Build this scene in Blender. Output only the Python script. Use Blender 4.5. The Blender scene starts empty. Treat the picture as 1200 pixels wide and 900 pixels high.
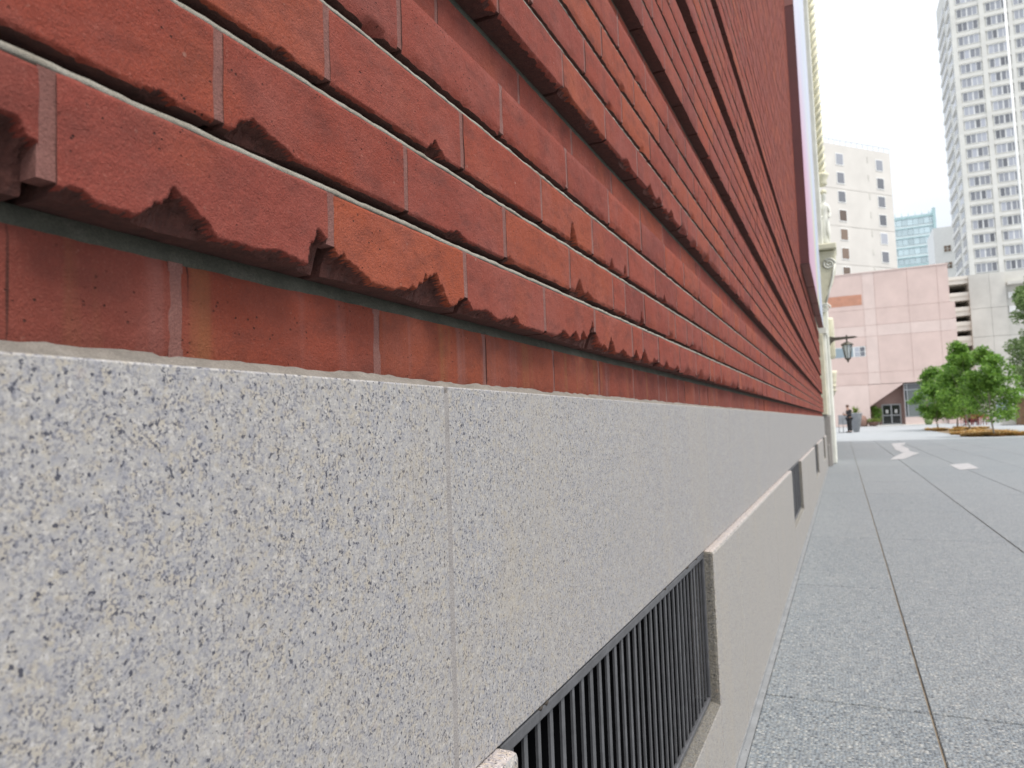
import bpy, bmesh, math, random
from mathutils import Vector, Matrix, noise
rnd = random.Random(7)
S = bpy.context.scene
COL = S.collection
R = math.radians

# ------------------------------------------------------------------ camera
def cam_axes(yaw, pitch, roll):
    f = Vector((-math.sin(yaw)*math.cos(pitch), math.cos(yaw)*math.cos(pitch), math.sin(pitch)))
    r = Vector((math.cos(yaw), math.sin(yaw), 0)); u = r.cross(f)
    return r*math.cos(roll)+u*math.sin(roll), -r*math.sin(roll)+u*math.cos(roll), f
CR, CU, CF = cam_axes(R(24.864), R(3.680), R(-2.0))
EYE = 0.91
cam = bpy.data.cameras.new('camera'); camo = bpy.data.objects.new('camera', cam); COL.objects.link(camo)
m = Matrix.Identity(4)
for i in range(3):
    m[i][0] = CR[i]; m[i][1] = CU[i]; m[i][2] = -CF[i]
m[2][3] = EYE
camo.matrix_world = m
cam.sensor_width = 36; cam.lens = 24.96; cam.clip_start = 0.02; cam.clip_end = 3000
cam.dof.use_dof = True; cam.dof.focus_distance = 0.70; cam.dof.aperture_fstop = 12
S.camera = camo

# ------------------------------------------------------------------ world and sun
SUN_EL, SUN_AZ = 61, 112        # azimuth clockwise from +Y: a bright patch of cloud high over the plaza
W = bpy.data.worlds.new('World'); S.world = W; W.use_nodes = True
nt = W.node_tree; nt.nodes.clear()
out = nt.nodes.new('ShaderNodeOutputWorld'); bg = nt.nodes.new('ShaderNodeBackground')
sky = nt.nodes.new('ShaderNodeTexSky'); sky.sky_type = 'NISHITA'; sky.sun_disc = False
sky.sun_elevation = R(SUN_EL); sky.sun_rotation = R(SUN_AZ); sky.dust_density = 4.0; sky.air_density = 1.0
tc = nt.nodes.new('ShaderNodeTexCoord'); mp = nt.nodes.new('ShaderNodeMapping'); mp.inputs['Scale'].default_value = (1, 1, 2.2)
cn = nt.nodes.new('ShaderNodeTexNoise'); cn.inputs['Scale'].default_value = 1.7; cn.inputs['Detail'].default_value = 5
cr = nt.nodes.new('ShaderNodeMapRange'); cr.inputs[1].default_value = .34; cr.inputs[2].default_value = .62
cr.inputs[3].default_value = .68; cr.inputs[4].default_value = .96
mix = nt.nodes.new('ShaderNodeMix'); mix.data_type = 'RGBA'
# thin white overcast in front of the blue: an overcast sky is about three times brighter overhead than at the horizon
L = nt.links.new
sz = nt.nodes.new('ShaderNodeSeparateXYZ'); L(tc.outputs['Generated'], sz.inputs[0])
zg = nt.nodes.new('ShaderNodeFloatCurve'); cv = zg.mapping.curves[0]
for p_, q_ in ((.2, .46), (.36, .60), (.6, .82)): cv.points.new(p_, q_)
cv.points[0].location = (0, .24); cv.points[-1].location = (1, 1); zg.mapping.update()
L(sz.outputs[2], zg.inputs['Value'])
cl = nt.nodes.new('ShaderNodeVectorMath'); cl.operation = 'SCALE'; cl.inputs[0].default_value = (16.9, 17.8, 19.1)
L(zg.outputs[0], cl.inputs['Scale']); L(cl.outputs[0], mix.inputs[7])
L(tc.outputs['Generated'], mp.inputs[0]); L(mp.outputs[0], cn.inputs['Vector']); L(cn.outputs[0], cr.inputs[0])
L(cr.outputs[0], mix.inputs[0]); L(sky.outputs[0], mix.inputs[6]); L(mix.outputs[2], bg.inputs[0])
bg.inputs[1].default_value = 0.10; L(bg.outputs[0], out.inputs[0])
sun = bpy.data.lights.new('sun', 'SUN'); sun.energy = 2.9; sun.angle = R(22); sun.color = (1, .95, .88)
suno = bpy.data.objects.new('sun', sun); COL.objects.link(suno)
az, el = R(SUN_AZ), R(SUN_EL)
tosun = Vector((math.sin(az)*math.cos(el), math.cos(az)*math.cos(el), math.sin(el)))
suno.rotation_euler = (-tosun).to_track_quat('-Z', 'Y').to_euler()
suno.location = (0, 0, 60)
S.view_settings.view_transform = 'Standard'; S.view_settings.look = 'None'
S.view_settings.exposure = 0.27; S.view_settings.gamma = 1

# ------------------------------------------------------------------ materials
def new_mat(name):
    mt = bpy.data.materials.new(name); mt.use_nodes = True
    n = mt.node_tree.nodes; b = n['Principled BSDF']
    return mt, mt.node_tree, b
def N(t, typ, **kw):
    n = t.nodes.new(typ)
    for k, v in kw.items():
        if k in n.inputs: n.inputs[k].default_value = v
        else: setattr(n, k, v)
    return n
def ramp(t, stops, interp='LINEAR'):
    n = t.nodes.new('ShaderNodeValToRGB'); c = n.color_ramp; c.interpolation = interp
    while len(c.elements) < len(stops): c.elements.new(.5)
    for e, (p, col) in zip(c.elements, stops):
        e.position = p; e.color = (*col, 1) if len(col) == 3 else col
    return n
def mixc(t, fac, a, b, mode='MIX'):
    n = t.nodes.new('ShaderNodeMix'); n.data_type = 'RGBA'; n.blend_type = mode
    for sock, v in ((0, fac), (6, a), (7, b)):
        if isinstance(v, (int, float)): n.inputs[sock].default_value = v
        elif isinstance(v, tuple): n.inputs[sock].default_value = (*v, 1)
        else: t.links.new(v, n.inputs[sock])
    return n.outputs[2]
def mth(t, op, a, b=0.0):
    n = t.nodes.new('ShaderNodeMath'); n.operation = op
    for i, v in enumerate((a, b)):
        if isinstance(v, (int, float)): n.inputs[i].default_value = v
        else: t.links.new(v, n.inputs[i])
    return n.outputs[0]
def wpos(t, scale=(1, 1, 1)):
    g = t.nodes.new('ShaderNodeNewGeometry'); mpn = t.nodes.new('ShaderNodeMapping'); mpn.inputs['Scale'].default_value = scale
    t.links.new(g.outputs['Position'], mpn.inputs[0]); return mpn.outputs[0]
def nz(t, vec, scale, detail=3, rough=.5, out=0):
    n = N(t, 'ShaderNodeTexNoise', Scale=scale, Detail=detail, Roughness=rough); t.links.new(vec, n.inputs['Vector']); return n.outputs[out]
def mr(t, v, a, b, c=0.0, d=1.0):
    n = t.nodes.new('ShaderNodeMapRange'); t.links.new(v, n.inputs[0])
    for i, x in enumerate((a, b, c, d)): n.inputs[i+1].default_value = x
    return n.outputs[0]
def bump(t, b, h, strength, dist):
    n = N(t, 'ShaderNodeBump', Strength=strength, Distance=dist); t.links.new(h, n.inputs['Height']); t.links.new(n.outputs[0], b.inputs['Normal'])
def rand_piece(t):
    g = t.nodes.new('ShaderNodeNewGeometry'); o = t.nodes.new('ShaderNodeObjectInfo')
    return mth(t, 'FRACT', mth(t, 'ADD', g.outputs['Random Per Island'], o.outputs['Random']))
def simple(name, col, rough=.6, var=.08, scale=6., metal=0., bumpd=0.0):
    mt, t, b = new_mat(name); v = wpos(t)
    n = nz(t, v, scale, 4, .6)
    c2 = tuple(max(0, min(1, x*(1-var*2))) for x in col); c1 = tuple(min(1, x*(1+var)) for x in col)
    rp = ramp(t, [(.3, c2), (.7, c1)]); t.links.new(n, rp.inputs[0]); t.links.new(rp.outputs[0], b.inputs['Base Color'])
    b.inputs['Roughness'].default_value = rough; b.inputs['Metallic'].default_value = metal
    if bumpd: bump(t, b, nz(t, v, scale*8, 4), .6, bumpd)
    return mt

def brick_material(name, stained_shaded=False):
    mt, t, b = new_mat(name); v = wpos(t); rp = rand_piece(t)
    base = ramp(t, [(0, (.165, .040, .031)), (.2, (.238, .051, .030)), (.42, (.205, .052, .040)), (.6, (.285, .070, .031)), (.8, (.215, .057, .044)), (1, (.262, .055, .028))])
    t.links.new(rp, base.inputs[0]); c = base.outputs[0]
    big = nz(t, v, 16, 4, .6)                                   # smoky bloom across each brick
    c = mixc(t, mr(t, big, .45, .75, 0, .5), c, (.26, .098, .082))
    fire = nz(t, v, 9, 2, .5); c = mixc(t, mr(t, fire, .55, .78, 0, .5), c, (.32, .085, .036))
    fine = nz(t, v, 620, 4, .75); c = mixc(t, mr(t, fine, .38, .66, .0, .5), c, (.13, .035, .028))
    fine2 = nz(t, v, 480, 3, .7); c = mixc(t, mr(t, fine2, .55, .72, .0, .26), c, (.38, .17, .135))
    pale = nz(t, v, 260, 2, .5); c = mixc(t, mr(t, pale, .70, .80, 0, .35), c, (.42, .25, .2))
    spk = N(t, 'ShaderNodeTexVoronoi', Scale=190.); t.links.new(v, spk.inputs['Vector'])
    gate = nz(t, v, 35, 2, .5)
    sp = mth(t, 'MULTIPLY', mr(t, spk.outputs['Distance'], .10, .17, 1, 0), mr(t, gate, .53, .62))
    c = mixc(t, sp, c, (.035, .015, .012))
    spk2 = N(t, 'ShaderNodeTexVoronoi', Scale=75.); t.links.new(v, spk2.inputs['Vector'])
    gate2 = nz(t, v, 21, 2, .5)
    sp2 = mth(t, 'MULTIPLY', mr(t, spk2.outputs['Distance'], .07, .13, 1, 0), mr(t, gate2, .6, .66))
    c = mixc(t, mth(t, 'MULTIPLY', sp2, .35), c, (.40, .33, .28))
    c = mixc(t, 1.0, c, (1.10, .98, .92), 'MULTIPLY')
    c = mixc(t, mr(t, nz(t, wpos(t, (30, 22, 40)), 1.0, 5, .65), .48, .72, 0, .55), c, (.10, .03, .024))   # dark firing marks
    if stained_shaded:
        c = mixc(t, .30, c, (.12, .04, .028))  # darkened overall: shade under the overhanging course put into the colour
        sv = wpos(t, (4, 26, 1.2)); st = nz(t, sv, 1.0, 3, .6)
        c = mixc(t, mr(t, st, .60, .74, 0, .45), c, (.24, .12, .045))
        c = mixc(t, mr(t, st, .42, .28, 0, .3), c, (.24, .15, .14))
        sv2 = wpos(t, (6, 120, 3)); st2 = nz(t, sv2, 1.0, 2, .5); c = mixc(t, mr(t, st2, .69, .73, 0, .85), c, (.03, .015, .012))
    t.links.new(c, b.inputs['Base Color'])
    b.inputs['Roughness'].default_value = .92; b.inputs['Specular IOR Level'].default_value = .26
    h = mth(t, 'ADD', mth(t, 'MULTIPLY', nz(t, v, 700, 4, .7), .5), mth(t, 'MULTIPLY', nz(t, v, 90, 4, .65), .9))
    h = mth(t, 'SUBTRACT', h, mth(t, 'MULTIPLY', sp, .8))
    bump(t, b, h, .95, .0026)
    return mt
def core_shade_material():
    mt, t, b = new_mat('brick_core_shade'); v = wpos(t)
    r_ = ramp(t, [(.3, (.075, .030, .024)), (.55, (.12, .042, .032)), (.75, (.165, .06, .045))]); t.links.new(nz(t, v, 120, 5, .7), r_.inputs[0])
    t.links.new(r_.outputs[0], b.inputs['Base Color']); b.inputs['Roughness'].default_value = .95
    bump(t, b, nz(t, v, 380, 5, .75), 1., .003); return mt
CORE_SHADE = core_shade_material()      # burnt, gritty inside of the brick, in chips; painted-in shade on bed faces
BRICK = brick_material('red_brick'); BRICK_ST_SHADED = brick_material('stained_shaded_brick', True)

def mortar_material(name, c1, c2, c3):
    mt, t, b = new_mat(name); v = wpos(t)
    r_ = ramp(t, [(.3, c1), (.55, c2), (.75, c3)]); t.links.new(nz(t, v, 40, 5, .7), r_.inputs[0])
    c = mixc(t, mr(t, nz(t, v, 800, 2), .35, .65, 0, .45), r_.outputs[0], tuple(x*.55 for x in c1))
    t.links.new(c, b.inputs['Base Color']); b.inputs['Roughness'].default_value = .95
    bump(t, b, nz(t, v, 500, 5, .7), .8, .002); return mt
MORTAR = mortar_material('bed_mortar', (.22, .195, .155), (.32, .295, .25), (.37, .345, .30))
MORTAR_V = mortar_material('dusty_mortar', (.18, .072, .058), (.235, .10, .082), (.28, .145, .122))
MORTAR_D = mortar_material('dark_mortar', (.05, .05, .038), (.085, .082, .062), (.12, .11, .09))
MORTAR_T = mortar_material('top_bed_mortar', (.17, .155, .135), (.25, .225, .195), (.31, .285, .25))
MORTAR_G = mortar_material('granite_mortar', (.27, .25, .24), (.35, .325, .31), (.40, .375, .35))

def granite_material(name, tint=(1, 1, 1), rough_face=False):
    mt, t, b = new_mat(name); v = wpos(t)
    # warp the lookup so that grains are ragged, not polygons
    wn = N(t, 'ShaderNodeTexNoise', Scale=520., Detail=2.); t.links.new(v, wn.inputs['Vector'])
    wv = t.nodes.new('ShaderNodeVectorMath'); wv.operation = 'MULTIPLY_ADD'; t.links.new(wn.outputs['Color'], wv.inputs[0])
    wv.inputs[1].default_value = (.0022, .0022, .0022); t.links.new(v, wv.inputs[2]); w = wv.outputs[0]
    def grains(scale, thr, dist, gate=None):
        vo = N(t, 'ShaderNodeTexVoronoi', Scale=scale); t.links.new(w, vo.inputs['Vector'])
        sp = t.nodes.new('ShaderNodeSeparateColor'); t.links.new(vo.outputs['Color'], sp.inputs[0])
        m_ = mth(t, 'MULTIPLY', mr(t, sp.outputs[0], thr, thr+.03), mr(t, vo.outputs['Distance'], dist, dist+.16, 1, 0))
        return mth(t, 'MULTIPLY', m_, gate) if gate else m_
    g1 = ramp(t, [(.34, (.29, .293, .315)), (.47, (.36, .356, .355)), (.56, (.39, .378, .355)), (.68, (.50, .49, .475))]); t.links.new(nz(t, w, 260, 3, .6), g1.inputs[0])
    c = g1.outputs[0]
    c = mixc(t, mr(t, nz(t, w, 150, 3, .6), .50, .64, 0, .55), c, (.44, .39, .295))
    gate = mr(t, nz(t, v, 75, 4, .65), .36, .62, .08, 1)
    c = mixc(t, mth(t, 'MULTIPLY', mr(t, nz(t, v, 470, 2, .5), .51, .575), mth(t, 'MULTIPLY', gate, .74)), c, (.10, .105, .14))
    c = mixc(t, mth(t, 'MULTIPLY', mr(t, nz(t, wpos(t, (1, 1.02, .97)), 255, 3, .6), .60, .645), .92), c, (.04, .043, .065))
    c = mixc(t, mth(t, 'MULTIPLY', grains(300., .80, .26), .5), c, (.68, .67, .65))
    c = mixc(t, mth(t, 'MULTIPLY', grains(135., .972, .2), .92), c, (.028, .03, .045))
    c = mixc(t, mth(t, 'MULTIPLY', grains(60., .965, .2), .3), c, (.50, .34, .26))
    st = nz(t, wpos(t, (5, 7, .8)), 1.0, 4, .6)
    c = mixc(t, mr(t, st, .52, .75, 0, .25), c, (.42, .37, .29))
    c = mixc(t, mr(t, nz(t, v, 3.0, 4, .6), .5, .75, 0, .3), c, (.33, .32, .30))
    c = mixc(t, mr(t, nz(t, wpos(t, (8, 9, 6)), 1.0, 4, .6), .60, .78, 0, .22), c, (.44, .37, .25))
    c = mixc(t, 1.0, c, tint, 'MULTIPLY')
    t.links.new(c, b.inputs['Base Color']); b.inputs['Roughness'].default_value = .6
    if rough_face: bump(t, b, nz(t, v, 90, 6, .75), 1., .02)
    else: bump(t, b, nz(t, v, 420, 4, .6), .4, .0010)
    return mt
GRANITE = granite_material('grey_granite', (.895, .872, .868)); GRANITE_L = granite_material('lower_granite', (.95, .91, .865))
GRANITE_R = granite_material('rough_granite', (.80, .76, .68), True)
LEDGE = granite_material('pink_granite_arris', (1.0, .90, .86))

def paving_material(name, tint=(1, 1, 1)):
    mt, t, b = new_mat(name); v = wpos(t)
    vo = N(t, 'ShaderNodeTexVoronoi', Scale=105.); t.links.new(v, vo.inputs['Vector'])
    sep = t.nodes.new('ShaderNodeSeparateColor'); t.links.new(vo.outputs['Color'], sep.inputs[0])
    r_ = ramp(t, [(0, (.05, .06, .072)), (.2, (.105, .122, .142)), (.45, (.16, .186, .208)), (.68, (.205, .23, .245)), (.87, (.265, .272, .262)), (1, (.37, .368, .35))]); t.links.new(sep.outputs[0], r_.inputs[0])
    c = mixc(t, mr(t, vo.outputs['Distance'], .38, .62, 0, .7), r_.outputs[0], (.18, .19, .195))
    c = mixc(t, mr(t, nz(t, v, 1.6, 5, .62), .42, .74, 0, .25), c, (.18, .19, .195))
    c = mixc(t, mr(t, nz(t, v, 7, 4, .6), .55, .8, 0, .22), c, (.42, .39, .35))
    vo2 = N(t, 'ShaderNodeTexVoronoi', Scale=30.); t.links.new(v, vo2.inputs['Vector'])
    sp2 = t.nodes.new('ShaderNodeSeparateColor'); t.links.new(vo2.outputs['Color'], sp2.inputs[0])
    dark = mth(t, 'MULTIPLY', mr(t, sp2.outputs[1], .93, .94), mr(t, vo2.outputs['Distance'], .12, .18, 1, 0))
    c = mixc(t, mth(t, 'MULTIPLY', dark, .5), c, (.09, .09, .09))
    rp = rand_piece(t); c = mixc(t, mth(t, 'MULTIPLY', rp, .22), c, (.235, .24, .24))
    c = mixc(t, 1.0, c, tint, 'MULTIPLY')
    t.links.new(c, b.inputs['Base Color']); b.inputs['Roughness'].default_value = .62
    bump(t, b, vo.outputs['Distance'], .9, -.006)
    return mt
PAVE = paving_material('exposed_aggregate'); PAVE_SUNPATCH = paving_material('reflected_sun_paving', (2.05, 1.85, 1.78))  # pale pink tint paints in sunlight reflected onto the paving
JOINT = simple('joint_dirt', (.22, .175, .125), .95, .2, 30)
PLAZA = simple('plaza_concrete', (.30, .312, .32), .7, .06, 2.0)
STEELSTRIP = simple('zinc_strip', (.25, .255, .26), .5, .12, 14, .2)
IRON = simple('painted_iron', (.10, .10, .106), .45, .15, 40, .1, .0003)
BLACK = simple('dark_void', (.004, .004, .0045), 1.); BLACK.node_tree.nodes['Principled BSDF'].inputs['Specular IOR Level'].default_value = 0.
MAROON = simple('maroon_panel', (.105, .03, .03), .6, .1, 2)
MAUVE = simple('mauve_soffit', (.27, .12, .105), .7, .08, 3)
CREAM = simple('cream_terracotta', (.70, .665, .50), .55, .1, 5, 0, .004)
CREAM2 = simple('pale_terracotta', (.74, .735, .66), .55, .07, 4)
BRONZE = simple('bronze', (.10, .09, .07), .45, .2, 30, .5)
def glassy(name, col, rough=.15, var=.0):
    mt, t, b = new_mat(name)
    if var:
        rp = rand_piece(t); r_ = ramp(t, [(0, tuple(x*(1-var) for x in col)), (1, tuple(min(1, x*(1+var)) for x in col))])
        t.links.new(rp, r_.inputs[0]); t.links.new(r_.outputs[0], b.inputs['Base Color'])
    else: b.inputs['Base Color'].default_value = (*col, 1)
    b.inputs['Roughness'].default_value = rough; b.inputs['Specular IOR Level'].default_value = .8
    return mt
LAMPGLASS = glassy('milky_lamp_glass', (.52, .57, .57), .25)
PINK = simple('pink_render', (.66, .51, .46), .85, .05, .5)
PINK2 = simple('pink_render_light', (.69, .555, .505), .85, .04, .7)
PINKD = simple('pink_render_joint', (.60, .46, .41), .9)
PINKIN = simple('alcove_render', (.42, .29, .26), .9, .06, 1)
ORANGE = simple('orange_louvre', (.60, .29, .19), .7, .08, 2)
WHITEB = simple('white_render', (.60, .575, .535), .85, .04, .3)
WHITEP = simple('white_paint', (.78, .78, .76), .5, .03, 2)
TOWER = simple('tower_concrete', (.70, .69, .645), .85, .05, .4)
TOWER_LIT = simple('tower_lit_side_concrete', (.77, .755, .72), .85, .04, .4)  # lighter copy of the tower concrete, painting in the brighter lit side face
CONC = simple('garage_concrete', (.58, .565, .52), .9, .09, .35)
CONCL = simple('garage_deck_concrete', (.74, .71, .64), .85, .05, .6)
PANE = glassy('window_glass', (.28, .29, .32), .2, .6)
PANEB = glassy('brown_window_glass', (.15, .105, .075), .2, .35)
DARKG = glassy('dark_glass', (.02, .022, .025), .12)
SHOPG = glassy('shop_glass', (.16, .18, .175), .15, .1)
BLUEG = glassy('blue_grey_glass', (.27, .34, .38), .3)
TEALG = glassy('teal_glass', (.50, .61, .64), .15, .18)
TEALD = simple('teal_spandrel', (.40, .56, .57), .4, .05, .5)
TEALW = simple('pale_spandrel', (.76, .83, .83), .5, .04, .5)
ALU = simple('grey_aluminium', (.50, .51, .52), .45, .05, 4, .1)
PLANTER = simple('grey_planter', (.30, .31, .33), .6, .1, 6)
TERRA = simple('brown_planter', (.22, .13, .10), .75, .15, 5)
REDCH = simple('red_chair_paint', (.28, .05, .045), .5, .1, 5)
WOODB = simple('brown_wood', (.20, .115, .06), .75, .2, 6)
BARK = simple('pale_bark', (.42, .36, .30), .9, .25, 18, 0, .004)
SUIT = simple('black_cloth', (.016, .015, .017), .8, .15, 20)
SHIRT = simple('jacket_cloth', (.03, .026, .028), .85, .15, 20)
SKIN = simple('skin', (.48, .28, .20), .55, .05, 20)
HAIR = simple('brown_hair', (.10, .05, .03), .7, .2, 60)
PHONE = simple('phone_black', (.02, .02, .022), .25)
def leafmat(name, cols, trans=.35):
    mt, t, b = new_mat(name); rp = rand_piece(t)
    r_ = ramp(t, [(i/(len(cols)-1), c) for i, c in enumerate(cols)]); t.links.new(rp, r_.inputs[0])
    t.links.new(r_.outputs[0], b.inputs['Base Color']); b.inputs['Roughness'].default_value = .55
    tr = t.nodes.new('ShaderNodeBsdfTranslucent'); t.links.new(r_.outputs[0], tr.inputs[0])
    mx = t.nodes.new('ShaderNodeMixShader'); mx.inputs[0].default_value = trans
    o = t.nodes['Material Output']; t.links.new(b.outputs[0], mx.inputs[1]); t.links.new(tr.outputs[0], mx.inputs[2]); t.links.new(mx.outputs[0], o.inputs[0])
    return mt
LEAF = leafmat('green_leaves', [(.065, .15, .02), (.12, .25, .03), (.18, .34, .045), (.27, .43, .075)])
LEAF2 = leafmat('grey_green_leaves', [(.11, .18, .06), (.18, .27, .09), (.27, .36, .14)])
LEAF3 = leafmat('yellow_green_leaves', [(.10, .16, .03), (.18, .25, .05), (.26, .30, .07)])
GRASSM = leafmat('rust_grass', [(.34, .16, .05), (.50, .27, .08), (.56, .38, .14), (.42, .36, .14)], .25)

def banner_material():
    mt, t, b = new_mat('pastel_banner_print'); v = wpos(t)
    sx = t.nodes.new('ShaderNodeSeparateXYZ'); t.links.new(v, sx.inputs[0])
    wv = mth(t, 'MULTIPLY', mth(t, 'SUBTRACT', nz(t, wpos(t, (1, .35, .22)), 1., 3), .5), 1.6)
    fr = mr(t, mth(t, 'ADD', sx.outputs[1], wv), 8.4, 14.6)
    r_ = ramp(t, [(0, (.74, .40, .54)), (.38, (.78, .50, .64)), (.5, (.76, .72, .46)), (.58, (.70, .76, .62)), (.66, (.52, .66, .82)), (.8, (.62, .70, .84)), (1, (.70, .74, .84))])
    t.links.new(fr, r_.inputs[0])
    up = mr(t, mth(t, 'ADD', sx.outputs[2], mth(t, 'MULTIPLY', wv, .8)), 3.6, 5.8, 0, .85)
    st = nz(t, wpos(t, (1, 2.2, .12)), 1., 3)
    pale = ramp(t, [(.35, (.60, .68, .82)), (.5, (.76, .80, .88)), (.65, (.68, .68, .84))]); t.links.new(st, pale.inputs[0])
    c = mixc(t, up, r_.outputs[0], pale.outputs[0])
    c = mixc(t, 1.0, c, (.70, .70, .72), 'MULTIPLY'); t.links.new(c, b.inputs['Base Color']); b.inputs['Roughness'].default_value = .4
    return mt
BANNER = banner_material()

# ------------------------------------------------------------------ mesh helpers
class MB:
    def __init__(s): s.v = []; s.f = []; s.m = []; s.sm = []
    def face(s, pts, mi=0, smooth=False):
        b = len(s.v); s.v += [tuple(p) for p in pts]; s.f.append(tuple(range(b, b+len(pts)))); s.m.append(mi); s.sm.append(smooth)
    def box(s, x0, x1, y0, y1, z0, z1, mi=0, M=None):
        P = [(x, y, z) for x in (x0, x1) for y in (y0, y1) for z in (z0, z1)]
        if M is not None: P = [tuple(M @ Vector(p)) for p in P]
        b = len(s.v); s.v += P
        for q in ((0, 1, 3, 2), (4, 6, 7, 5), (0, 4, 5, 1), (2, 3, 7, 6), (0, 2, 6, 4), (1, 5, 7, 3)):
            s.f.append(tuple(b+i for i in q)); s.m.append(mi); s.sm.append(False)
    def tube(s, pts, rad, n=8, mi=0, cap=True):
        pts = [Vector(p) for p in pts]; rad = rad if isinstance(rad, (list, tuple)) else [rad]*len(pts)
        rings = []
        for i, p in enumerate(pts):
            d = (pts[min(i+1, len(pts)-1)]-pts[max(i-1, 0)]).normalized()
            a = d.cross(Vector((0, 0, 1)) if abs(d.z) < .9 else Vector((1, 0, 0))).normalized(); c = d.cross(a)
            b = len(s.v); rings.append(b)
            for k in range(n):
                t = 2*math.pi*k/n; s.v.append(tuple(p+(a*math.cos(t)+c*math.sin(t))*rad[i]))
        for i in range(len(pts)-1):
            for k in range(n):
                s.f.append((rings[i]+k, rings[i]+(k+1) % n, rings[i+1]+(k+1) % n, rings[i+1]+k)); s.m.append(mi); s.sm.append(True)
        if cap:
            s.f.append(tuple(rings[0]+k for k in reversed(range(n)))); s.m.append(mi); s.sm.append(False)
            s.f.append(tuple(rings[-1]+k for k in range(n))); s.m.append(mi); s.sm.append(False)
    def lathe(s, prof, c=(0, 0), n=16, mi=0, smooth=True):
        rings = []
        for r_, z in prof:
            rings.append(len(s.v))
            for k in range(n):
                t = 2*math.pi*k/n; s.v.append((c[0]+r_*math.cos(t), c[1]+r_*math.sin(t), z))
        for i in range(len(prof)-1):
            for k in range(n):
                s.f.append((rings[i]+k, rings[i]+(k+1) % n, rings[i+1]+(k+1) % n, rings[i+1]+k)); s.m.append(mi); s.sm.append(smooth)
        s.f.append(tuple(rings[0]+k for k in reversed(range(n)))); s.m.append(mi); s.sm.append(False)
        s.f.append(tuple(rings[-1]+k for k in range(n))); s.m.append(mi); s.sm.append(False)
    def prism(s, poly, y0, y1, mi=0):       # polygon in x,z extruded along y
        n = len(poly); b = len(s.v)
        s.v += [(x, y0, z) for x, z in poly]+[(x, y1, z) for x, z in poly]
        s.f.append(tuple(b+i for i in range(n))); s.m.append(mi); s.sm.append(False)
        s.f.append(tuple(b+n+i for i in reversed(range(n)))); s.m.append(mi); s.sm.append(False)
        for i in range(n):
            j = (i+1) % n; s.f.append((b+i, b+n+i, b+n+j, b+j)); s.m.append(mi); s.sm.append(False)
    def mesh(s, name, mats):
        me = bpy.data.meshes.new(name); me.from_pydata(s.v, [], s.f)
        for mt in mats: me.materials.append(mt)
        me.polygons.foreach_set('material_index', s.m); me.polygons.foreach_set('use_smooth', s.sm)
        me.update(); return me
    def build(s, name, mats, parent=None, loc=(0, 0, 0)):
        if not isinstance(mats, (list, tuple)): mats = [mats]
        return link(name, s.mesh(name, mats), parent, loc)
def fix_normals(me):
    bm = bmesh.new(); bm.from_mesh(me); bmesh.ops.recalc_face_normals(bm, faces=bm.faces); bm.to_mesh(me); bm.free()
def link(name, me, parent=None, loc=(0, 0, 0)):
    o = bpy.data.objects.new(name, me); COL.objects.link(o); o.location = loc
    if parent is not None: o.parent = parent
    return o
def bevel_mod(o, w, seg=2):
    b = o.modifiers.new('bevel', 'BEVEL'); b.width = w; b.segments = seg; b.limit_method = 'ANGLE'; return o
def thing(name, label, cat, loc=(0, 0, 0), rz=0, group=None):
    o = bpy.data.objects.new(name, None); COL.objects.link(o); o.location = loc; o.rotation_euler = (0, 0, rz); o.empty_display_size = .2
    o['label'] = label; o['category'] = cat
    if group: o['group'] = group
    return o
def structure(o): o['kind'] = 'structure'; return o
def stuff(o): o['kind'] = 'stuff'; return o
def copy_tree(o, parent=None):
    c = o.copy(); COL.objects.link(c)
    if parent is not None: c.parent = parent
    for ch in o.children: copy_tree(ch, c)
    return c
def seg_noise(y, s): return noise.noise(Vector((y*s, 3.7, 1.3)))

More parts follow.
